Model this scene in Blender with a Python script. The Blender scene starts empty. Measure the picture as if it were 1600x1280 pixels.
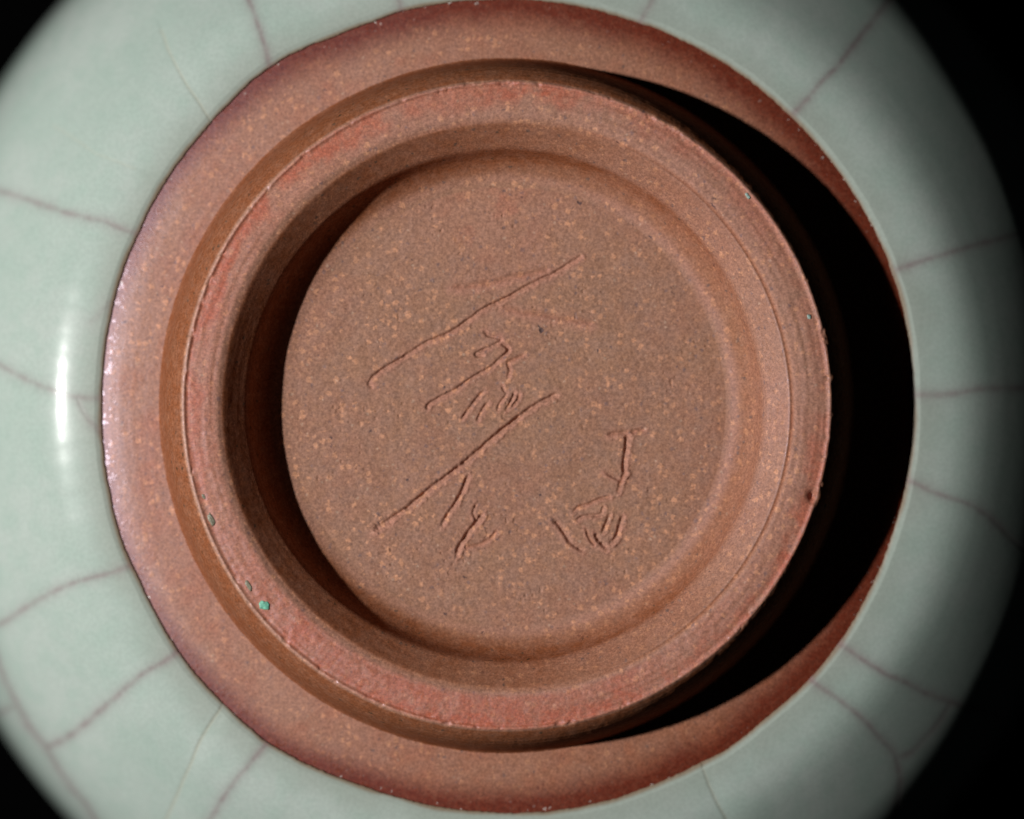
import bpy, math
import numpy as np
from mathutils import Vector

# ------------------------------------------------------------------ units
# 1 px of the plan = 0.1 mm.  Depths are measured down from the foot's top.
PX = 1e-4
DIST = 7000.0            # lens to foot ring
H_TOP = 1330 * PX        # height of the upturned foot above the cloth
scene = bpy.context.scene
col = scene.collection

# ------------------------------------------------------------------ camera
cam_d = bpy.data.cameras.new("camera")
cam = bpy.data.objects.new("camera", cam_d)
col.objects.link(cam)
cam.location = (9 * PX, -6 * PX, H_TOP + DIST * PX)
cam.rotation_euler = (0, 0, 0)
cam_d.sensor_width = 36.0
cam_d.lens = 36.0 * DIST / 1600.0
cam_d.clip_start = 0.01
cam_d.clip_end = 50
cam_d.dof.use_dof = True
cam_d.dof.focus_distance = (DIST + 45) * PX
cam_d.dof.aperture_fstop = 5.0
scene.camera = cam

# ------------------------------------------------------------------ world
w = bpy.data.worlds.new("World")
scene.world = w
w.use_nodes = True
w.node_tree.nodes["Background"].inputs[0].default_value = (0.9, 0.95, 1, 1)
w.node_tree.nodes["Background"].inputs[1].default_value = 0.0015

# ------------------------------------------------------------------ lamp
EL, AZ, LD = math.radians(46.2), math.radians(1.5), 0.85
ld = bpy.data.lights.new("studio_lamp", 'AREA')
ld.shape = 'ELLIPSE'
ld.size = 0.020
ld.size_y = 0.040
ld.energy = 7.7
ld.color = (1.0, 0.985, 0.96)
lamp = bpy.data.objects.new("studio_lamp", ld)
col.objects.link(lamp)
tgt = Vector((0, 0, H_TOP - 0.006))
dirv = Vector((-math.cos(AZ) * math.cos(EL), math.sin(AZ) * math.cos(EL), math.sin(EL)))
lamp.location = tgt + dirv * LD
zq = dirv.normalized(); yq = Vector((0, 1, 0)); xq = yq.cross(zq).normalized(); yq = zq.cross(xq)
from mathutils import Matrix
lamp.rotation_euler = Matrix((xq, yq, zq)).transposed().to_euler()

scene.view_settings.view_transform = 'Standard'
scene.view_settings.look = 'None'
scene.view_settings.exposure = 0.0
scene.view_settings.gamma = 1.0
scene.cycles.max_bounces = 6
scene.cycles.diffuse_bounces = 1

# ------------------------------------------------------------------ numpy helpers
rng = np.random.default_rng(7)
_lat = rng.random((256, 256))

def vnoise(x, y):
    xi = np.floor(x).astype(int); yi = np.floor(y).astype(int)
    fx = x - xi; fy = y - yi
    fx = fx * fx * fx * (fx * (fx * 6 - 15) + 10); fy = fy * fy * fy * (fy * (fy * 6 - 15) + 10)
    a = _lat[xi & 255, yi & 255]; b = _lat[(xi + 1) & 255, yi & 255]
    c = _lat[xi & 255, (yi + 1) & 255]; d = _lat[(xi + 1) & 255, (yi + 1) & 255]
    return (a * (1 - fx) + b * fx) * (1 - fy) + (c * (1 - fx) + d * fx) * fy

def fbm(x, y, scale, octv=3, seed=0.0):
    s = np.zeros_like(x); amp = 1.0; tot = 0.0; f = 1.0 / scale
    for k in range(octv):
        s += amp * vnoise(x * f + 17.3 * k + seed, y * f - 9.1 * k + seed * 1.7)
        tot += amp; amp *= 0.5; f *= 2.03
    return s / tot * 2 - 1

def sstep(a, b, x):
    t = np.clip((x - a) / (b - a), 0, 1)
    return t * t * (3 - 2 * t)

def pinterp(th_deg, pts):
    """smooth periodic interpolation of (degrees, value) pairs"""
    p = sorted(pts)
    xs = np.array([p[-1][0] - 360] + [q[0] for q in p] + [p[0][0] + 360], float)
    ys = np.array([p[-1][1]] + [q[1] for q in p] + [p[0][1]], float)
    t = np.mod(th_deg - p[0][0], 360) + p[0][0]
    i = np.clip(np.searchsorted(xs, t, side='right') - 1, 0, len(xs) - 2)
    f = np.clip((t - xs[i]) / (xs[i + 1] - xs[i]), 0, 1)
    f = f * f * (3 - 2 * f)
    return ys[i] * (1 - f) + ys[i + 1] * f

def poly_dist(x, y, pts):
    """distance to a polyline, signed side and fraction along it"""
    best = np.full(x.shape, 1e9); side = np.zeros_like(x); frac = np.zeros_like(x)
    P = np.array(pts, float)
    seg = np.hypot(*(P[1:] - P[:-1]).T); L = np.concatenate([[0], np.cumsum(seg)])
    for k in range(len(P) - 1):
        a, b = P[k], P[k + 1]; d = b - a; l2 = (d ** 2).sum() + 1e-9
        t = np.clip(((x - a[0]) * d[0] + (y - a[1]) * d[1]) / l2, 0, 1)
        ex = x - a[0] - t * d[0]; ey = y - a[1] - t * d[1]
        q = np.hypot(ex, ey); m = q < best
        best[m] = q[m]
        side[m] = (np.sign(d[0] * ey - d[1] * ex) * q)[m]
        frac[m] = ((L[k] + t * seg[k]) / L[-1])[m]
    return best, side, frac

CX, CY = 791.0, 634.0
def P(pts):                       # plan traced from the photograph -> px about the pot's axis, y up
    return [(a - CX, CY - b) for a, b in pts]

def smooth_poly(pts, n=5):        # Catmull-Rom so lines bend rather than kink
    p = np.array(pts, float)
    if len(p) < 3: return pts
    q = np.vstack([2 * p[0] - p[1], p, 2 * p[-1] - p[-2]]); out = []
    for i in range(1, len(q) - 2):
        for k in range(n):
            t = k / n
            out.append(0.5 * ((2 * q[i]) + (-q[i-1] + q[i+1]) * t + (2*q[i-1] - 5*q[i] + 4*q[i+1] - q[i+2]) * t*t
                              + (-q[i-1] + 3*q[i] - 3*q[i+1] + q[i+2]) * t**3))
    out.append(p[-1])
    return [tuple(v) for v in out]

# ------------------------------------------------------------------ mesh helpers
def vert_normals(V, F):
    fn = np.cross(V[F[:, 2]] - V[F[:, 0]], V[F[:, 3]] - V[F[:, 1]])
    N = np.zeros_like(V)
    for k in range(4): np.add.at(N, F[:, k], fn)
    return N / (np.linalg.norm(N, axis=1, keepdims=True) + 1e-20)

def make_obj(name, V, F, mat, parent=None, attrs=None, N=None):
    used = np.unique(F); remap = np.full(len(V), -1); remap[used] = np.arange(len(used))
    V2 = V[used]; F2 = remap[F]
    me = bpy.data.meshes.new(name)
    me.vertices.add(len(V2)); me.vertices.foreach_set("co", V2.astype(np.float32).ravel())
    k = F2.shape[1]
    me.loops.add(F2.size); me.loops.foreach_set("vertex_index", F2.astype(np.int32).ravel())
    me.polygons.add(len(F2))
    me.polygons.foreach_set("loop_start", np.arange(0, F2.size, k, dtype=np.int32))
    me.polygons.foreach_set("use_smooth", np.ones(len(F2), dtype=bool))
    me.update(calc_edges=True)
    for an, av in (attrs or {}).items():
        at = me.attributes.new(an, 'FLOAT', 'POINT')
        at.data.foreach_set("value", av[used].astype(np.float32))
    if N is not None:
        me.normals_split_custom_set_from_vertices(N[used].tolist())
    me.materials.append(mat)
    o = bpy.data.objects.new(name, me)
    col.objects.link(o)
    if parent: o.parent = parent
    return o

def ring_faces(nr, na):
    i, j = np.meshgrid(np.arange(nr - 1), np.arange(na), indexing='ij')
    j2 = (j + 1) % na
    return np.stack([i * na + j, i * na + j2, (i + 1) * na + j2, (i + 1) * na + j], -1).reshape(-1, 4)

def densify(prof, step):
    out = []
    for (a, b) in zip(prof[:-1], prof[1:]):
        n = max(1, int(math.ceil(math.hypot(b[0] - a[0], b[1] - a[1]) / step)))
        for k in range(n):
            t = k / n; out.append((a[0] + (b[0] - a[0]) * t, a[1] + (b[1] - a[1]) * t))
    out.append(prof[-1])
    return np.array(out)

def true_r(r_app, d):             # a radius as measured on the photograph at depth d -> real radius
    return r_app * (DIST + d) / DIST

# ------------------------------------------------------------------ node helper
class NT:
    def __init__(s, name):
        s.m = bpy.data.materials.new(name); s.m.use_nodes = True
        s.t = s.m.node_tree; s.b = s.t.nodes["Principled BSDF"]
    def n(s, typ, **kw):
        q = s.t.nodes.new(typ)
        for k, v in kw.items(): setattr(q, k, v)
        return q
    def link(s, a, b): s.t.links.new(a, b)
    def put(s, sock, v):
        if hasattr(v, 'is_linked') or isinstance(v, bpy.types.NodeSocket): s.link(v, sock)
        else: sock.default_value = v
    def math(s, op, a, b=0.0, c=None, clamp=False):
        q = s.n('ShaderNodeMath', operation=op, use_clamp=clamp)
        s.put(q.inputs[0], a); s.put(q.inputs[1], b)
        if c is not None: s.put(q.inputs[2], c)
        return q.outputs[0]
    def maprange(s, v, a, b, c=0.0, d=1.0):
        q = s.n('ShaderNodeMapRange'); q.interpolation_type = 'SMOOTHSTEP'
        s.put(q.inputs['Value'], v)
        for nm, x in zip(('From Min', 'From Max', 'To Min', 'To Max'), (a, b, c, d)): s.put(q.inputs[nm], x)
        return q.outputs['Result']
    def mix(s, f, a, b, blend='MIX'):
        q = s.n('ShaderNodeMix', data_type='RGBA', blend_type=blend)
        s.put(q.inputs['Factor'], f); s.put(q.inputs['A'], a if not isinstance(a, tuple) else (*a, 1))
        s.put(q.inputs['B'], b if not isinstance(b, tuple) else (*b, 1))
        # RGBA sockets
        for idx, v in ((6, a), (7, b)):
            s.put(q.inputs[idx], (*v, 1) if isinstance(v, tuple) and len(v) == 3 else v)
        return q.outputs[2]
    def attr(s, nm):
        q = s.n('ShaderNodeAttribute', attribute_name=nm); return q.outputs['Fac']
    def noise(s, px, detail=2.0, rough=0.5, off=0.0):
        q = s.n('ShaderNodeTexNoise'); s.link(s.coord(off), q.inputs['Vector'])
        q.inputs['Scale'].default_value = 1.0 / (px * PX); q.inputs['Detail'].default_value = detail
        q.inputs['Roughness'].default_value = rough
        return q.outputs['Fac']
    def vor(s, px, off=0.0):
        q = s.n('ShaderNodeTexVoronoi')
        nz = s.n('ShaderNodeTexNoise'); s.link(s.coord(off), nz.inputs['Vector'])
        nz.inputs['Scale'].default_value = 1.0 / (px * 0.42 * PX); nz.inputs['Detail'].default_value = 2.0
        vm = s.n('ShaderNodeVectorMath', operation='MULTIPLY_ADD'); s.link(nz.outputs['Color'], vm.inputs[0])
        vm.inputs[1].default_value = (px * 0.95 * PX,) * 3; s.link(s.coord(off), vm.inputs[2])
        s.link(vm.outputs[0], q.inputs['Vector'])
        q.inputs['Scale'].default_value = 1.0 / (px * PX)
        sep = s.n('ShaderNodeSeparateColor'); s.link(q.outputs['Color'], sep.inputs[0])
        return q.outputs['Distance'], sep.outputs
    def coord(s, off):
        tc = s.n('ShaderNodeTexCoord')
        if not off: return tc.outputs['Object']
        v = s.n('ShaderNodeVectorMath', operation='ADD'); s.link(tc.outputs['Object'], v.inputs[0])
        v.inputs[1].default_value = (off * 0.13, off * 0.07, off * 0.05)
        return v.outputs[0]

# ------------------------------------------------------------------ clay
def clay_material():
    s = NT("stoneware_clay")
    rust, brown, iron, gloss, pink, edge_highlight, grit_glint = (s.attr(k) for k in ("rust", "brown", "iron", "gloss", "pink", "edge_highlight", "grit_glint"))
    big = s.noise(190, 3, 0.55)
    mid = s.noise(34, 3, 0.6, 1.0)
    fine = s.noise(5.0, 3, 0.65, 2.0)
    micro = s.noise(2.2, 1, 0.5, 3.0)
    c = s.mix(s.maprange(big, 0.35, 0.65), (0.375, 0.195, 0.122), (0.378, 0.184, 0.122))
    c = s.mix(s.maprange(mid, 0.35, 0.68, 0.0, 0.45), c, (0.355, 0.208, 0.158))          # mauve patches
    c = s.mix(s.maprange(s.noise(13, 4, 0.7, 14.0), 0.48, 0.70, 0.0, 0.55), c, (0.46, 0.232, 0.140))
    c = s.mix(pink, c, (0.47, 0.222, 0.155))
    # warm grog specks
    d1, r1 = s.vor(10.5, 4.0)
    rad = s.math('MULTIPLY', s.math('SUBTRACT', r1[0], 0.42, clamp=True), 0.92)
    f1 = s.maprange(s.math('SUBTRACT', rad, d1), -0.06, 0.14)
    f1 = s.math('MULTIPLY', f1, s.maprange(s.noise(120, 1, 0.5, 5.0), 0.36, 0.62, 0.62, 0.95))
    c = s.mix(s.math('MULTIPLY', f1, 0.82), c, (0.69, 0.335, 0.195))
    # pale sand grains
    d2, r2 = s.vor(8.0, 6.0)
    rad2 = s.math('MULTIPLY', s.math('SUBTRACT', r2[0], 0.80, clamp=True), 1.6)
    f2 = s.maprange(s.math('SUBTRACT', rad2, d2), -0.06, 0.12)
    c = s.mix(s.math('MULTIPLY', f2, 0.45), c, (0.62, 0.44, 0.33))
    # slate-blue and black iron specks
    d3, r3 = s.vor(9.5, 7.0)
    rad3 = s.math('MULTIPLY', s.math('SUBTRACT', r3[0], 0.72, clamp=True), 1.25)
    f3 = s.maprange(s.math('SUBTRACT', rad3, d3), -0.08, 0.12)
    c = s.mix(s.math('MULTIPLY', f3, 0.55), c, (0.16, 0.115, 0.125))
    d4, r4 = s.vor(30.0, 8.0)
    rad4 = s.math('MULTIPLY', s.math('SUBTRACT', r4[0], 0.70, clamp=True), 0.55)
    f4 = s.maprange(s.math('SUBTRACT', rad4, d4), -0.02, 0.05)
    c = s.mix(s.math('MULTIPLY', f4, 0.85), c, (0.07, 0.05, 0.055))
    # zone tones; brown also carries shade painted on the inner faces at left
    nb = s.maprange(s.noise(18, 4, 0.65, 12.0), 0.3, 0.7, 0.72, 1.12)
    c = s.mix(s.math('MULTIPLY', brown, nb, clamp=True), c, s.mix(f3, (0.285, 0.097, 0.043), (0.12, 0.06, 0.03)))
    c = s.mix(s.math('MULTIPLY', rust, s.maprange(s.noise(14, 3, 0.6, 9.0), 0.3, 0.62, 0.5, 1.0), clamp=True), c, (0.47, 0.120, 0.062))
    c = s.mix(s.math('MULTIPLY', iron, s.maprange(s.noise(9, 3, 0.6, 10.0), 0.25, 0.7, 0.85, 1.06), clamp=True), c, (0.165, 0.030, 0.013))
    d6, r6 = s.vor(9.0, 15.0)
    f6 = s.maprange(s.math('SUBTRACT', s.math('MULTIPLY', s.math('SUBTRACT', r6[0], 0.62, clamp=True), 0.8), d6), -0.02, 0.06)
    c = s.mix(s.math('MULTIPLY', f6, grit_glint), c, (0.80, 0.74, 0.68))  # white specks painted as sparkle glints beside the glaze
    c = s.mix(edge_highlight, c, (0.58, 0.35, 0.25))  # highlight painted as paler clay along the outer arris
    g = s.maprange(fine, 0.3, 0.7, 0.79, 1.21)
    g = s.math('MULTIPLY', g, s.maprange(micro, 0.25, 0.75, 0.82, 1.18))
    hsv = s.n('ShaderNodeHueSaturation'); s.link(c, hsv.inputs['Color']); s.link(g, hsv.inputs['Value'])
    s.link(hsv.outputs[0], s.b.inputs['Base Color'])
    # sparkle: single glassy grains
    d5, r5 = s.vor(6.0, 11.0)
    rad5 = s.math('MULTIPLY', s.math('SUBTRACT', r5[0], s.math('SUBTRACT', 0.93, s.math('MULTIPLY', gloss, 0.35)), clamp=True), 3.0)
    f5 = s.maprange(s.math('SUBTRACT', rad5, d5), -0.05, 0.1)
    ro = s.math('SUBTRACT', 0.74, s.math('MULTIPLY', gloss, 0.24))
    s.b.inputs['Specular Tint'].default_value = (0.90, 0.82, 1.0, 1)
    ro = s.math('SUBTRACT', ro, s.math('MULTIPLY', f5, 0.16), clamp=True)
    s.link(ro, s.b.inputs['Roughness'])
    s.link(s.math('MULTIPLY', s.math('ADD', 0.18, s.math('MULTIPLY', gloss, 0.85)), s.math('SUBTRACT', 1.0, s.math('MULTIPLY', brown, 0.95), clamp=True)), s.b.inputs['Specular IOR Level'])
    h = s.math('ADD', s.math('MULTIPLY', fine, 1.0), s.math('MULTIPLY', s.math('ADD', f1, f5), 0.35))
    h = s.math('ADD', h, s.math('MULTIPLY', micro, 0.45))
    bp = s.n('ShaderNodeBump'); bp.inputs['Strength'].default_value = 0.45; bp.inputs['Distance'].default_value = 0.7 * PX
    s.link(h, bp.inputs['Height']); s.link(bp.outputs[0], s.b.inputs['Normal'])
    return s.m

def glaze_material():
    s = NT("celadon_glaze")
    crack, pale, edge, rim = (s.attr(k) for k in ("crack", "pale", "edge", "rim"))
    big = s.noise(170, 3, 0.5); mid = s.noise(38, 3, 0.55, 1.0); fine = s.noise(6, 2, 0.6, 2.0)
    c = s.mix(s.maprange(big, 0.36, 0.64), (0.445, 0.538, 0.482), (0.490, 0.562, 0.515))
    c = s.mix(s.maprange(mid, 0.38, 0.70, 0.0, 0.5), c, (0.405, 0.518, 0.455))
    d, r = s.vor(7.0, 3.0)                                          # bubbles held in the glaze
    fb = s.maprange(s.math('SUBTRACT', s.math('MULTIPLY', s.math('SUBTRACT', r[0], 0.75, clamp=True), 1.2), d), -0.1, 0.12)
    c = s.mix(s.math('MULTIPLY', fb, 0.14), c, (0.56, 0.63, 0.57))
    c = s.mix(edge, c, (0.365, 0.405, 0.355))
    c = s.mix(rim, c, (0.24, 0.165, 0.10))
    c = s.mix(s.math('MULTIPLY', pale, 0.8), c, (0.62, 0.64, 0.53))
    c = s.mix(s.math('MULTIPLY', crack, s.maprange(s.noise(22, 2, 0.5, 5.0), 0.3, 0.7, 0.65, 1.05), clamp=True), c, (0.250, 0.140, 0.160))
    g = s.maprange(fine, 0.3, 0.7, 0.955, 1.045)
    hsv = s.n('ShaderNodeHueSaturation'); s.link(c, hsv.inputs['Color']); s.link(g, hsv.inputs['Value'])
    s.link(hsv.outputs[0], s.b.inputs['Base Color'])
    s.link(s.math('ADD', 0.075, s.math('ADD', s.math('MULTIPLY', edge, 0.28), s.math('MULTIPLY', rim, 0.35))), s.b.inputs['Roughness'])
    s.b.inputs['Specular IOR Level'].default_value = 0.45
    s.b.inputs['Coat Weight'].default_value = 0.22; s.b.inputs['Coat Roughness'].default_value = 0.26
    bp = s.n('ShaderNodeBump'); bp.inputs['Strength'].default_value = 0.10; bp.inputs['Distance'].default_value = 1.0 * PX
    s.link(s.math('ADD', mid, s.math('MULTIPLY', fine, 0.25)), bp.inputs['Height']); s.link(bp.outputs[0], s.b.inputs['Normal'])
    return s.m

def cloth_material():
    s = NT("black_velvet")
    n = s.noise(9, 3, 0.6)
    c = s.mix(n, (0.0006, 0.0006, 0.0006), (0.0016, 0.0016, 0.0017))
    s.link(c, s.b.inputs['Base Color'])
    s.b.inputs['Roughness'].default_value = 1.0; s.b.inputs['Specular IOR Level'].default_value = 0.0
    return s.m

def fleck_material(name, rgb):
    s = NT(name)
    n = s.noise(6, 3, 0.6)
    c = s.mix(s.maprange(n, 0.3, 0.7), tuple(v * 0.65 for v in rgb), tuple(min(1, v * 1.25) for v in rgb))
    s.link(c, s.b.inputs['Base Color']); s.b.inputs['Roughness'].default_value = 0.35
    return s.m

M_CLAY, M_GLAZE, M_CLOTH = clay_material(), glaze_material(), cloth_material()

# ------------------------------------------------------------------ black cloth the jar stands on
def build_cloth():
    n = 90; ext = 6000.0
    g = np.linspace(-ext, ext, n)
    X, Y = np.meshgrid(g, g, indexing='ij')
    Z = fbm(X, Y, 1500, 3, 2.0) * 6 - 8
    V = np.stack([X, Y, Z], -1).reshape(-1, 3) * PX
    i, j = np.meshgrid(np.arange(n - 1), np.arange(n - 1), indexing='ij')
    F = np.stack([i * n + j, (i + 1) * n + j, (i + 1) * n + j + 1, i * n + j + 1], -1).reshape(-1, 4)
    o = make_obj("backdrop", V, F, M_CLOTH)
    o['kind'] = 'structure'
    o['label'] = 'plain black cloth lying under the upturned pot'
build_cloth()

# ------------------------------------------------------------------ the jar
jar = bpy.data.objects.new("ceramic_pot", None)
jar.empty_display_size = 0.02
col.objects.link(jar)
jar['label'] = 'upturned celadon pot with crackled pale green glaze and incised reddish brown unglazed foot'
jar['category'] = 'pot'

def xyz(r_true, th, depth):
    return np.stack([r_true * np.cos(th) * PX, r_true * np.sin(th) * PX, H_TOP - depth * PX], -1).reshape(-1, 3)

EDGE = [(162, 634.5), (141, 638), (125, 645), (111, 635), (105, 637), (83, 634), (67, 633), (56, 634), (44, 634), (29, 637), (18, 638),
        (1, 636), (-19, 636), (-28, 637), (-32, 638), (-40, 638), (-50, 635), (-58, 637), (-63, 635), (-80, 637), (-92, 635.5),
        (-109, 635), (-126, 644), (-139, 641), (-155, 635), (-159, 636), (-180, 632)]
def glaze_line(th):               # where glaze meets clay
    deg = np.degrees(th)
    b = pinterp(deg, EDGE)
    u, v = np.cos(th) * 640, np.sin(th) * 640
    return b + fbm(u, v, 34, 2, 3.0) * 1.1, fbm(u, v, 6, 2, 8.0) * 1.0

def wobble(th, seed, a=1.6):
    return a * (np.sin(2 * th + seed) + 0.6 * np.sin(3 * th + 2.1 * seed) + 0.4 * np.sin(5 * th + 1.3 * seed))

# --- foot ring: outer wall, standing face, inner bevel, inner wall and fillet
def build_foot():
    na = 1500
    prof = [(552, 136), (546, 131), (542.5, 127), (540.5, 121), (538.5, 108), (536, 88), (533, 66), (529.5, 46), (525, 30), (520, 18.5), (515, 9.5), (511, 4.0), (508.5, 1.2), (506.5, -1.0), (504, -1.6),
            (501.5, 0.2), (499, 1.2), (490, 0.2), (470, -1.0), (455, -0.2), (450, 1.0), (448, 2.4), (446, 3.4), (444, 3.7),
            (441, 5.2), (425, 20.6), (408, 37), (404.8, 40), (402.5, 44), (400, 48.5), (395, 61), (389, 73.0), (382, 82.0), (374, 89), (367, 93.3), (358, 97), (349, 99.8), (341, 101.4), (334, 102)]
    pr = densify(prof, 2.6)
    sm = pr.copy()                                       # arrises worn round on the inside
    for _ in range(3): sm[1:-1] = 0.25 * sm[:-2] + 0.5 * sm[1:-1] + 0.25 * sm[2:]
    wsm = (1 - sstep(455, 475, pr[:, 0]))[:, None]
    pr = pr * (1 - wsm) + sm * wsm
    th = np.linspace(0, 2 * np.pi, na, endpoint=False)
    R = np.repeat(pr[:, :1], na, 1); D = np.repeat(pr[:, 1:], na, 1); T = np.repeat(th[None], len(pr), 0)
    deg = np.degrees(T)
    x, y = R * np.cos(T), R * np.sin(T)
    top = (R < 500) & (R > 447)
    # wheel wobble of the arrises, and turning rings on the standing face
    inner = sstep(334, 350, R)
    ax = wobble(T, 0.4, 1.1) * sstep(470, 505, R) * (1 - sstep(541, 548, R)) + wobble(T, 1.9, 1.2) * inner * (1 - sstep(440, 470, R))
    ringn = fbm(R * 1.0, T * 14.0, 5.0, 2, 5.0)
    D2 = D + ringn * 0.8 * sstep(440, 452, R) * (1 - sstep(496, 504, R))
    D2 += ringn * 0.22 * sstep(350, 372, R) * (1 - sstep(436, 444, R))
    D2 += fbm(x, y, 60, 2, 1.0) * 0.8 * inner
    D2 += fbm(x, y, 9, 3, 4.0) * 0.7 * inner * (0.35 + 0.65 * sstep(440, 450, R))
    # worn nicks on the outer arris
    nick = sstep(0.25, 0.6, fbm(x, y, 15, 3, 6.0)) * np.exp(-((R - 504) / 4.5) ** 2)
    D2 += nick * 3.5
    chip = np.exp(-(((x - 479) / 7) ** 2 + ((y + 141) / 10) ** 2))
    D2 += chip * 11
    D2 += pinterp(deg, [(0, 3.2), (40, 2.6), (90, .5), (180, 0), (-90, 1.0), (-40, 3.0)]) * np.exp(-((R - 446) / 2.2) ** 2)
    rr = true_r(R + ax + fbm(T * 80, D, 6.0, 2, 7.0) * 0.4 * sstep(440, 450, R) * (1 - 0.8 * sstep(506, 512, R)), D)
    V = xyz(rr, T, D2)
    n1 = fbm(x, y, 45, 3, 11.0) * 0.5 + 0.5
    n2 = fbm(x, y, 16, 3, 13.0) * 0.5 + 0.5
    wgt = pinterp(deg, [(180, .75), (150, 1.0), (128, .9), (100, .5), (83, .95), (72, .45), (50, .45), (20, .25), (0, .35), (-15, .75), (-30, 1.0),
                        (-50, .55), (-75, .95), (-100, 1.0), (-125, .9), (-150, .45), (-165, .6)])
    band = sstep(462, 492, R + (n1 - .5) * 40) * (1 - sstep(505, 509, R))
    rust = band * wgt * (0.30 + 0.65 * sstep(0.28, 0.62, n2 * 0.6 + n1 * 0.55))
    wide = pinterp(deg, [(-50, .3), (-70, .6), (-100, .8), (-130, .7), (-165, .35), (150, .3), (0, 0), (90, 0)])
    rust = np.maximum(rust, wide * sstep(448, 460, R) * (1 - sstep(500, 508, R)) * (0.5 + 0.8 * n1))
    rust = np.maximum(rust, np.exp(-(((x - 60) / 24) ** 2 + ((y - 488) / 13) ** 2)) * 0.9 * sstep(0.3, .6, n2))
    rust = np.maximum(rust, 0.25 * np.exp(-((R - 446) / 3.0) ** 2) * n1)
    outer = sstep(507.5, 511, R)
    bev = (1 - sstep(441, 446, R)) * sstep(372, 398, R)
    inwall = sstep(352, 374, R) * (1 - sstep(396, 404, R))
    bevw = pinterp(deg, [(0, 0.0), (25, .12), (60, .4), (90, .7), (130, .85), (180, .95), (-130, .9), (-90, .7), (-60, .5), (-25, .1)])  # browner towards the left: shade painted onto the bevel
    brown = 0.95 * outer + bevw * bev * (0.7 + 0.5 * n1) + pinterp(deg, [(0, .42), (60, .5), (120, .85), (180, 1.0), (-120, .9), (-60, .5)]) * inwall  # inner wall also browned at left to deepen its shadow
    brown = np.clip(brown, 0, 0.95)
    pink = 0.6 * sstep(442, 452, R) * (1 - sstep(505, 509, R)) * (0.5 + 0.7 * n2) + 0.3 * bev
    pink += 0.45 * np.exp(-((R - 356) / 9) ** 2)
    edge_highlight = np.exp(-((R - 505.5) / 2.2) ** 2) * pinterp(deg, [(180, 1.0), (150, .9), (125, .25), (90, 0), (0, 0), (-90, .15), (-115, .5), (-150, .9)]) * (0.25 + 1.0 * n2)  # pale line painted as the arris highlight, lamp side only
    groovec = np.exp(-((R - 445.5) / 2.0) ** 2) * pinterp(deg, [(0, .8), (40, .6), (90, .15), (180, .1), (-90, .3), (-40, .7)])  # shade line painted into the groove, strongest at right
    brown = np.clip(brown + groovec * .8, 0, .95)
    gloss = pinterp(deg, [(-70, .55), (-100, .75), (-130, .85), (180, .55), (120, .25), (0, .3)]) * sstep(446, 455, R) * (1 - sstep(500, 506, R))
    gloss += pinterp(deg, [(0, .75), (45, .5), (100, 0), (180, 0), (-100, 0), (-45, .6)]) * np.maximum(bev, 0.5 * np.exp(-((R - 354) / 12) ** 2))
    gloss += 0.8 * np.exp(-((R - 505) / 2.5) ** 2)
    at = dict(rust=rust.ravel(), brown=brown.ravel(), iron=np.zeros(R.size), gloss=gloss.ravel(), pink=np.clip(pink, 0, 1).ravel(), edge_highlight=np.clip(edge_highlight, 0, 1).ravel())
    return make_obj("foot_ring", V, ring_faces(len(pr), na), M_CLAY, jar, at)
foot = build_foot()

# --- unglazed shoulder between foot and glaze
def build_shoulder():
    na = 1500
    th = np.linspace(0, 2 * np.pi, na, endpoint=False)
    gl = glaze_line(th)[0]
    u = np.linspace(0, 1, 46)
    U, T = np.meshgrid(u, th, indexing='ij')
    # tilt (deg) of the shoulder from the foot outwards
    tt = np.interp(u, [0, .08, .5, .75, .9, 1.0], [0.0, 2, 5, 10, 16, 21])
    d = 128 + np.concatenate([[0], np.cumsum(np.tan(np.radians(tt[1:])) * np.diff(u) * 96)])
    D = np.repeat(d[:, None], na, 1)
    R = 536 + U * (gl[None] + 6 - 536)
    x, y = R * np.cos(T), R * np.sin(T)
    fall = sstep(0, 0.15, U) * (1 - 0.75 * sstep(0.5, 0.85, U))
    D = D + fbm(x, y, 11, 3, 2.0) * 0.30 * fall + fbm(R, T * 10, 9, 2, 9.0) * 0.2 * fall
    V = xyz(true_r(R, D), T, D)
    deg = np.degrees(T)
    dist = gl[None] - R
    n1 = fbm(x, y, 40, 3, 21.0)
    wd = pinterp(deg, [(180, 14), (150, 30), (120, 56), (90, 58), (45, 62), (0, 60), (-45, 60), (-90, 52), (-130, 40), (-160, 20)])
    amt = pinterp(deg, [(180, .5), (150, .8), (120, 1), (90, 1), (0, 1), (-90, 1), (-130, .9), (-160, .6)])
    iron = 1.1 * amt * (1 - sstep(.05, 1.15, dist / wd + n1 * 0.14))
    warm = pinterp(deg, [(180, .0), (120, .1), (60, .45), (0, .7), (-60, .6), (-100, .35), (-140, .12)])
    gside = pinterp(deg, [(180, 1), (150, .95), (120, .55), (90, .18), (45, .05), (0, .05), (-45, .1), (-90, .2), (-130, .75)])
    gloss = 0.10 + 0.60 * gside + 0.40 * gside * (1 - sstep(8, 55, dist + n1 * 12))
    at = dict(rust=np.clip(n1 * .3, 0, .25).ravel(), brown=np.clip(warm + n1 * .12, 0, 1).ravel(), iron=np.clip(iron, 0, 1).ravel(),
              gloss=np.clip(gloss, 0, 1).ravel(), pink=np.full(R.size, .35), grit_glint=(0.65 * (1 - sstep(3, 9, dist)) + 0.12 * (1 - sstep(9, 40, dist))).ravel())
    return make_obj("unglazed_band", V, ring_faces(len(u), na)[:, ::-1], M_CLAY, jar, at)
build_shoulder()

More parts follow.
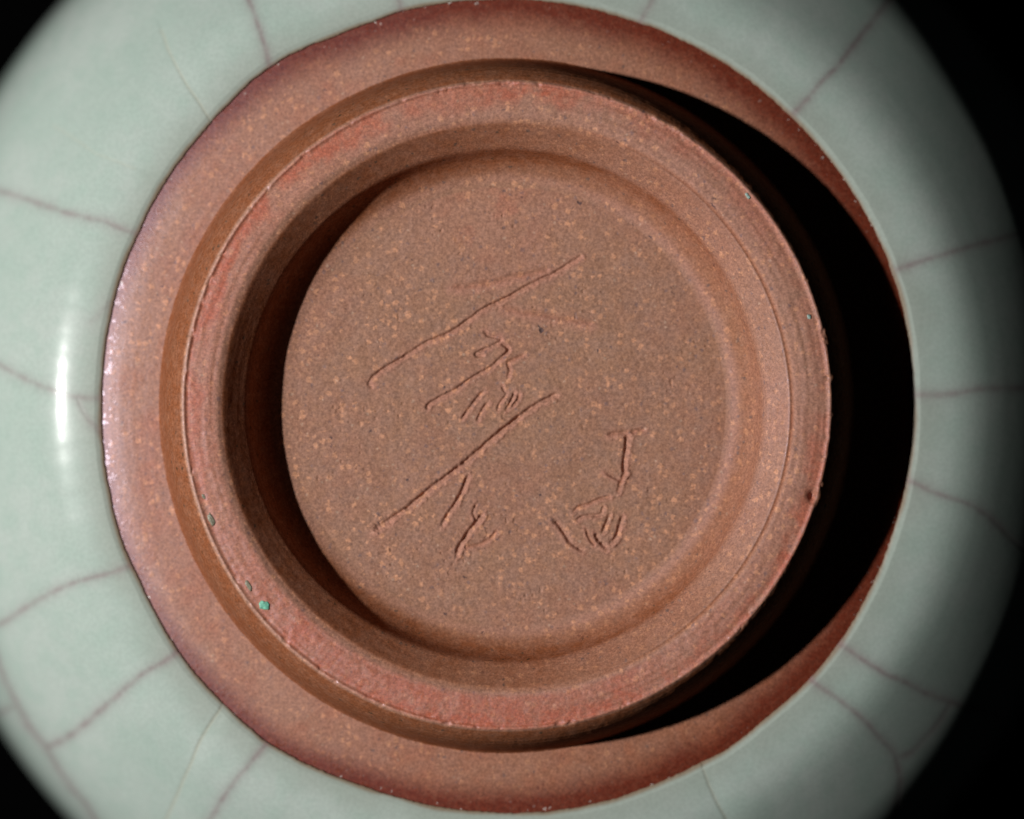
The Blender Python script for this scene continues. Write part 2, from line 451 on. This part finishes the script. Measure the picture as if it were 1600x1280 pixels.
# --- recessed base with the incised signature
UPPER = [  # points, half width, depth, burr
    ([(906, 401), (885, 415), (862, 429), (835, 441), (790, 466), (757, 482), (737, 496), (702, 520), (680, 529), (657, 540), (627, 560), (595, 580), (577, 596), (580, 604)], 2.6, 6.0, 1.2),
    ([(712, 447), (735, 446), (760, 442), (780, 438), (800, 432), (830, 427), (852, 421)], 4.2, 3.2, .4),
    ([(790, 480), (815, 487), (840, 490), (872, 496), (902, 500), (922, 504)], 4.0, 2.2, .3),
    ([(757, 520), (765, 525), (782, 530), (777, 537), (760, 544), (746, 550), (744, 556), (754, 557)], 2.4, 4.8, 1.0),
    ([(780, 535), (790, 541), (793, 549), (780, 562), (765, 575), (740, 589), (715, 606), (690, 620), (670, 632), (668, 638)], 2.4, 5.4, 1.2),
    ([(817, 555), (803, 561), (793, 566), (796, 578), (794, 588)], 2.3, 3.6, 1.0),
    ([(755, 612), (742, 627), (735, 637), (722, 653)], 2.4, 5.0, 1.3),
    ([(761, 630), (753, 642), (746, 656)], 2.3, 4.4, 1.3),
    ([(784, 604), (788, 611), (791, 616), (781, 631), (778, 640)], 2.0, 4.0, 1.6),
    ([(803, 613), (801, 622), (791, 640)], 2.0, 4.0, 1.6),
    ([(811, 617), (809, 625), (802, 634)], 2.0, 3.6, 1.6),
]
LOWER = [
    ([(868, 617), (847, 627), (833, 635), (818, 646), (798, 661), (774, 681), (752, 700), (744, 707), (717, 729), (696, 746), (669, 766), (652, 781), (634, 795), (608, 812), (588, 825)], 3.0, 8.0, 2.0),
    ([(610, 813), (597, 820), (588, 826)], 4.5, 6.0, .8),
    ([(731, 744), (724, 763), (713, 783), (700, 803), (691, 820)], 2.6, 6.2, 1.8),
    ([(744, 789), (739, 801), (744, 812)], 2.2, 4.4, 1.6),
    ([(753, 805), (743, 818), (732, 831), (717, 855), (714, 866)], 3.0, 7.0, 2.4),
    ([(775, 830), (767, 840), (750, 850), (730, 855)], 2.6, 3.2, 1.2),
]
RIGHT = [
    ([(952, 678), (962, 676), (985, 675), (1003, 671)], 3.0, 3.6, 1.2),
    ([(980, 681), (977, 705), (975, 727), (976, 740)], 3.0, 6.2, 2.2),
    ([(976, 738), (970, 752), (966, 767)], 2.6, 3.6, 1.6),
    ([(947, 738), (957, 744), (971, 750)], 2.6, 4.2, 1.6),
    ([(866, 814), (872, 819), (880, 831), (892, 847), (910, 860)], 2.8, 6.2, 1.0),
    ([(897, 799), (905, 792), (920, 787), (935, 780), (952, 776)], 2.2, 3.6, 1.4),
    ([(900, 813), (915, 806), (937, 804), (942, 794)], 2.2, 4.4, 1.8),
    ([(952, 806), (946, 820), (942, 831)], 2.4, 5.0, 2.0),
    ([(931, 834), (937, 845), (949, 856)], 2.8, 5.4, 1.6),
    ([(972, 808), (968, 822), (963, 838), (955, 848)], 2.8, 5.6, 2.2),
    ([(915, 826), (921, 842), (929, 851)], 2.0, 2.6, 1.2),
]

def build_base():
    n = 600; RF = 344.0; DEP = 101.0
    k = DIST / (DIST + DEP)
    a = np.linspace(-1, 1, n)
    A, B = np.meshgrid(a, a, indexing='ij')
    # square grid pressed into a disc
    X = A * np.sqrt(1 - B * B / 2) * RF; Y = B * np.sqrt(1 - A * A / 2) * RF
    X, Y = X.ravel(), Y.ravel()                      # plan (apparent) px
    r = np.hypot(X, Y)
    wx = X + fbm(X, Y, 14, 2, 1.0) * 0.9; wy = Y + fbm(X, Y, 14, 2, 5.0) * 0.9
    up = np.zeros_like(X)
    groups = []; pinky = np.zeros_like(X); faint = np.zeros_like(X)
    for strokes in (UPPER, LOWER, RIGHT):
        near = np.full(X.shape, 1e9)
        for pts, hw, dep, burr in strokes:
            q = smooth_poly(P(pts))
            d, sd, fr = poly_dist(wx, wy, q)
            taper = 0.55 + 0.45 * sstep(0, .06, fr) * (1 - sstep(.9, 1.0, fr)) + 0.12 * np.sin(fr * 23 + dep)
            press = 0.5 + 1.0 * (fbm(X, Y, 8, 3, dep) * 0.5 + 0.5)
            up = np.minimum(up, 0) if False else up
            hw = hw * (0.75 + 0.5 * (fbm(X, Y, 9, 2, dep + 3) * .5 + .5)) * 1.06
            g = -dep * 0.76 * taper * press * np.exp(-(d / hw) ** 2 * 1.15)
            # crumbs of clay thrown up along the side away from the lamp
            low = np.where((q[-1][0] - q[0][0]) < 0, 1.0, -1.0) * sd
            crumbs = 0.6 * burr * np.exp(-((d - hw * 2.3) / (hw * 1.0)) ** 2) * np.where(low > 0, 1.0, 0.08) * (0.25 + 1.2 * sstep(.3, .7, fbm(X, Y, 7, 2, burr + dep) * .5 + .5))
            up = np.where(g < -0.3, np.minimum(up, g), up + crumbs)
            near = np.minimum(near, d - 1.8)
            if dep < 3.7: faint = np.maximum(faint, 0.6 * np.exp(-(d / hw) ** 2) * (0.6 + 0.6 * (fbm(X, Y, 12, 2, 2) * .5 + .5)))
            pinky = np.maximum(pinky, np.exp(-((d - hw * 1.2) / (hw * 2.2)) ** 2) * np.where(low > 0, 0.95, 0.35) * (0.4 + 0.8 * (fbm(X, Y, 9, 2, 5 + dep) * .5 + .5)))
        groups.append(near < 3.2)
    grain = fbm(X, Y, 8, 3, 14.0) * 0.55 + fbm(X, Y, 90, 2, 15.0) * 1.2
    rings = np.sin(r / 9 + fbm(X, Y, 120, 2, 4) * 2) * 0.25
    pit = -1.2 * sstep(.66, .85, fbm(X, Y, 6, 1, 22.0)) * sstep(.1, .5, fbm(X, Y, 60, 2, 3))
    up = up + (grain + rings + pit) * (1 - sstep(RF - 14, RF, r))
    V = np.stack([X / k * PX, Y / k * PX, H_TOP - DEP * PX + up * PX], -1)
    i, j = np.meshgrid(np.arange(n - 1), np.arange(n - 1), indexing='ij')
    F = np.stack([i * n + j, (i + 1) * n + j, (i + 1) * n + j + 1, i * n + j + 1], -1).reshape(-1, 4)
    # a pinker bloom near the top of the base, mauve elsewhere
    bloom = 0.45 * np.exp(-((X + 10) / 150) ** 2 - ((Y - 300) / 90) ** 2) * (0.6 + .8 * (fbm(X, Y, 70, 3, 3) * .5 + .5))
    rust = 0.30 * np.exp(-((X + 20) / 70) ** 2 - ((Y - 300) / 70) ** 2) * sstep(.45, .7, fbm(X, Y, 35, 3, 9) * .5 + .5)
    at = dict(rust=np.maximum(rust, 0.12 * faint), brown=np.maximum(0.10 * sstep(300, 350, r), faint * .42), iron=np.zeros_like(X), gloss=0.12 * np.ones_like(X), pink=np.clip(bloom + pinky, 0, 1))
    N = vert_normals(V, F)
    gid = np.zeros(len(F), int)
    for gi, m in enumerate(groups):
        gid[m[F].any(1)] = gi + 1
    base = make_obj("recessed_base", V, F[gid == 0], M_CLAY, jar, at, N)
    for gi, lab in enumerate(("incised character of two short strokes and long slanting lines at the middle of the base",
                              "long slanting incised stroke with hooked marks below it",
                              "small incised character at the lower right of the base")):
        o = make_obj("incised_character", V, F[gid == gi + 1], M_CLAY, base, at, N)
        o['label'] = lab
build_base()

# --- glazed body
CRACKS = [  # points, strength
    ([(380, -40), (388, 0), (399, 28), (411, 66), (422, 105)], 1.0),
    ([(-60, 268), (0, 297), (70, 322), (140, 341), (216, 364)], .85),
    ([(-60, 530), (0, 570), (35, 591), (70, 605), (119, 619), (160, 622)], .75),
    ([(121, 621), (133, 647), (146, 662), (156, 673)], .6),
    ([(170, 474), (158, 488), (143, 503)], .35),
    ([(-60, 1010), (0, 975), (35, 954), (70, 932), (122, 909), (175, 895), (203, 884)], .85),
    ([(280, 1018), (217, 1058), (168, 1098), (122, 1140), (94, 1159), (70, 1168)], .95),
    ([(-20, 985), (0, 1042), (28, 1105), (70, 1168), (105, 1220), (147, 1277), (180, 1330)], .9),
    ([(24, 1100), (0, 1112), (-30, 1120)], .8),
    ([(416, 1160), (385, 1199), (353, 1241), (325, 1290), (310, 1330)], .95),
    ([(622, -20), (625, 0), (628, 22)], .7),
    ([(1035, -30), (1020, 0), (1009, 18), (997, 42)], .8),
    ([(1241, 176), (1285, 126), (1316, 93), (1348, 52), (1383, 7), (1420, -40)], 1.0),
    ([(1402, 422), (1460, 402), (1530, 381), (1600, 367), (1680, 360)], .9),
    ([(1424, 619), (1477, 617), (1530, 608), (1600, 607), (1680, 600)], .8),
    ([(1420, 752), (1460, 769), (1512, 787), (1547, 811), (1600, 857), (1650, 890)], .85),
    ([(1310, 1003), (1355, 1035), (1390, 1054), (1435, 1077), (1488, 1098), (1560, 1120)], .95),
    ([(1266, 1060), (1306, 1091), (1344, 1122), (1379, 1157), (1400, 1185), (1404, 1227), (1397, 1280), (1390, 1330)], .95),
    ([(1400, 1185), (1428, 1171), (1456, 1140), (1484, 1101)], .8),
]
PALE = [  # hairlines that have not been stained
    ([(250, 48), (264, 80), (290, 130), (308, 157), (330, 188)], .7),
    ([(84, 196), (115, 217), (154, 241), (210, 262)], .35),
    ([(350, 1097), (315, 1154), (290, 1213), (259, 1280), (240, 1330)], .9),
    ([(1097, 1203), (1113, 1241), (1134, 1280), (1150, 1320)], .7),
]
def body_profile():
    """apparent radius -> real (r, depth), from the tilt of the wall"""
    d = 133.5; out = [(true_r(647.5, d), d)]; r = out[0][0]; cur = 647.5
    tilt_r = [643, 660, 680, 697, 715, 735, 755, 780, 805, 840, 880, 915, 935, 941]
    tilt_t = [3.5,   8,  12, 16, 22.5, 30.5,  36.5, 40, 41.6, 44,  53,  66,  77,  81]
    while cur < 940.5:
        step = 1.6 if cur < 930 else 0.5
        t = math.tan(math.radians(np.interp(cur, tilt_r, tilt_t)))
        dr = step * (1 + d / DIST) / (1 - cur * t / DIST)
        dr = min(dr, 6.0)
        r += dr; d += t * dr
        cur = r * DIST / (DIST + d)
        out.append((r, d))
    return out

def build_body():
    na = 2000
    th = np.linspace(0, 2 * np.pi, na, endpoint=False)
    gl, jag = glaze_line(th)
    bp = body_profile()
    # rolled lip of the glaze lying on the clay, as offsets from the glaze line
    lip = [(-0.4, 149), (0.0, 136.5), (1.5, 135.9), (3.5, 135.3), (6.0, 134.7), (8.0, 134.3), (10.0, 133.9)]
    rows_r, rows_d, rows_w = [], [], []
    for o, d in lip:
        rows_r.append(true_r(gl + jag * max(0, 1 - max(o, 0) / 10.0) + o, d)); rows_d.append(np.full(na, float(d)))
    g0 = true_r(gl + 11.5, 133.5)
    for (r, d) in bp:
        f = 1 - sstep(700 * 1.02, 780 * 1.02, r)         # shift follows the uneven glaze line, dying out further down
        rows_r.append(r + f * (g0 - bp[0][0])); rows_d.append(np.full(na, d))
    visible = len(rows_r)
    # below the widest point: belly, turned-in shoulder, rim and inside (coarser steps)
    r0, d0 = bp[-1]
    HT = H_TOP / PX
    tail = [(r0 + 10, d0 + 90), (r0 + 14, d0 + 170), (r0 + 4, d0 + 290), (r0 - 40, d0 + 430)]
    q = np.linspace(0, 1, 6)[1:]
    for s in q: tail.append((r0 - 40 - 150 * s ** 1.2, d0 + 430 + (HT - 14 - d0 - 430) * s))
    rl = tail[-1][0]
    tail += [(rl - 8, HT - 2), (rl - 24, HT), (rl - 40, HT - 4), (rl - 52, HT - 20), (rl - 40, HT - 120), (r0 - 90, d0 + 300), (r0 - 60, d0 + 100), (r0 - 180, 420), (400, 300), (40, 270)]
    for r, d in tail:
        rows_r.append(np.full(na, float(r))); rows_d.append(np.full(na, float(d)))
    R = np.array(rows_r); D = np.array(rows_d); T = np.repeat(th[None], len(R), 0)
    Ra = R * DIST / (DIST + D)
    x, y = Ra * np.cos(T), Ra * np.sin(T)
    vis = np.zeros_like(R); vis[:visible] = 1
    crack = np.zeros_like(R); pale = np.zeros_like(R); groove = np.zeros_like(R); gid = np.zeros(R.shape, int)
    xv, yv = x[:visible], y[:visible]
    wx = xv + fbm(xv, yv, 42, 2, 3.0) * 2.4; wy = yv + fbm(xv, yv, 42, 2, 6.0) * 2.4
    tag_id = 0
    for pts, st in CRACKS:
        tag_id += 1
        d, sd, fr = poly_dist(wx, wy, smooth_poly(P(pts)))
        wv = 0.8 + 0.45 * (fbm(xv, yv, 40, 2, tag_id) * .5 + .5)
        c = st * (0.36 * np.exp(-(d / (4.4 * wv)) ** 2) + 0.26 * np.exp(-(d / 12.0) ** 2))
        crack[:visible] = np.maximum(crack[:visible], c)
        groove[:visible] += 0.15 * st * np.exp(-(d / 2.0) ** 2)
        gid[:visible][d < 4.5] = tag_id
    for pts, st in PALE:
        tag_id += 1
        d, sd, fr = poly_dist(wx, wy, smooth_poly(P(pts)))
        pale[:visible] = np.maximum(pale[:visible], st * np.exp(-(d / 2.2) ** 2))
        groove[:visible] += 1.0 * st * 2.0 * np.where(sd > 0, np.exp(-(d / 16.0) ** 2), np.exp(-(d / 1.5) ** 2))
        gid[:visible][d < 3.5] = tag_id
    away = Ra - gl[None]
    und = fbm(x, y, 190, 2, 31.0) * 0.9 * sstep(0, 60, away) * vis      # slow undulation of the glaze
    D = D + groove + und
    V = xyz(R, T, D)
    n1 = fbm(x, y, 60, 3, 12.0)
    edge = (0.72 * (1 - sstep(4, 62, away + n1 * 16))) * vis
    rim = 0.9 * (1 - sstep(1.0, 8.0, away + n1 * 3)) * vis
    at = dict(crack=np.clip(crack, 0, 1).ravel(), pale=np.clip(pale, 0, 1).ravel(), edge=edge.ravel(), rim=np.clip(rim, 0, 1).ravel())
    F = ring_faces(len(R), na)[:, ::-1]
    N = vert_normals(V, F)
    fg = gid.ravel()[F].max(1)
    body = make_obj("glazed_body", V, F[fg == 0], M_GLAZE, jar, at, N)
    for k in range(1, tag_id + 1):
        if (fg == k).sum() < 4: continue
        o = make_obj("crackle_line", V, F[fg == k], M_GLAZE, body, at, N)
        if k > len(CRACKS): o['label'] = 'pale unstained hairline in the glaze'
build_body()

# --- flecks of glaze that dripped on the foot ring
def build_fleck(px, py, sx, sy, rot, hgt, mat, label, seed):
    r = np.random.default_rng(seed)
    cx, cy = P([(px, py)])[0]
    n, m = 26, 7
    ph = np.linspace(0, 2 * np.pi, n, endpoint=False)
    rad = 1 + 0.12 * np.sin(2 * ph + seed) + 0.10 * np.sin(4 * ph + 2 * seed) + 0.07 * np.sin(7 * ph + 3 * seed)
    V = [(cx, cy, hgt)]
    ca, sa = math.cos(rot), math.sin(rot)
    for i in range(1, m + 1):
        f = i / m
        for k in range(n):
            a, b = math.cos(ph[k]) * sx * rad[k] * f, math.sin(ph[k]) * sy * rad[k] * f
            z = hgt * (1 - 0.55 * f ** 3) - (8 if i == m else 0) + 0.25 * r.standard_normal() * (i < m)
            V.append((cx + a * ca - b * sa, cy + a * sa + b * ca, z))
    V = np.array(V) * PX; V[:, 2] += H_TOP
    F = [(0, 0, 1 + k, 1 + (k + 1) % n) for k in range(n)]
    F = [(1 + (i - 1) * n + k, 1 + i * n + k, 1 + i * n + (k + 1) % n, 1 + (i - 1) * n + (k + 1) % n) for i in range(1, m) for k in range(n)]
    o = make_obj("glaze_fleck", V, np.array(F), mat, foot)
    # close the crown with a small fan
    import bmesh
    bm = bmesh.new(); bm.from_mesh(o.data); bmesh.ops.holes_fill(bm, edges=[e for e in bm.edges if e.is_boundary and (e.verts[0].co.z - H_TOP) > 0], sides=0)
    bmesh.ops.recalc_face_normals(bm, faces=bm.faces)
    for f in bm.faces: f.smooth = True
    bm.to_mesh(o.data); bm.free()
    o['label'] = label

M_GREEN = fleck_material("glaze_fleck_green", (0.20, 0.55, 0.40))
M_GREY = fleck_material("glaze_fleck_grey", (0.27, 0.25, 0.18))
M_PALE = fleck_material("glaze_fleck_pale", (0.38, 0.52, 0.47))
for a in ((413, 946, 9, 8.5, .3, 2.6, M_GREEN, 'bright green glaze fleck on the foot ring', 3),
          (388, 915, 4.2, 9.5, .55, 1.5, M_GREY, 'thin grey green smear on the foot ring edge', 5),
          (330, 812, 4.5, 13, .38, 1.5, M_GREY, 'elongated grey green glaze smear on the foot ring', 8),
          (318, 776, 2.6, 5.0, .3, 1.4, M_GREY, 'tiny grey glaze fleck on the foot ring', 9),
          (1168, 306, 3.0, 6.0, .7, 1.8, M_PALE, 'small pale glaze fleck at the upper right of the foot ring', 12),
          (1264, 495, 3.0, 4.6, .1, 1.8, M_PALE, 'small pale bluish glaze fleck at the right of the foot ring', 15)):
    build_fleck(*a)
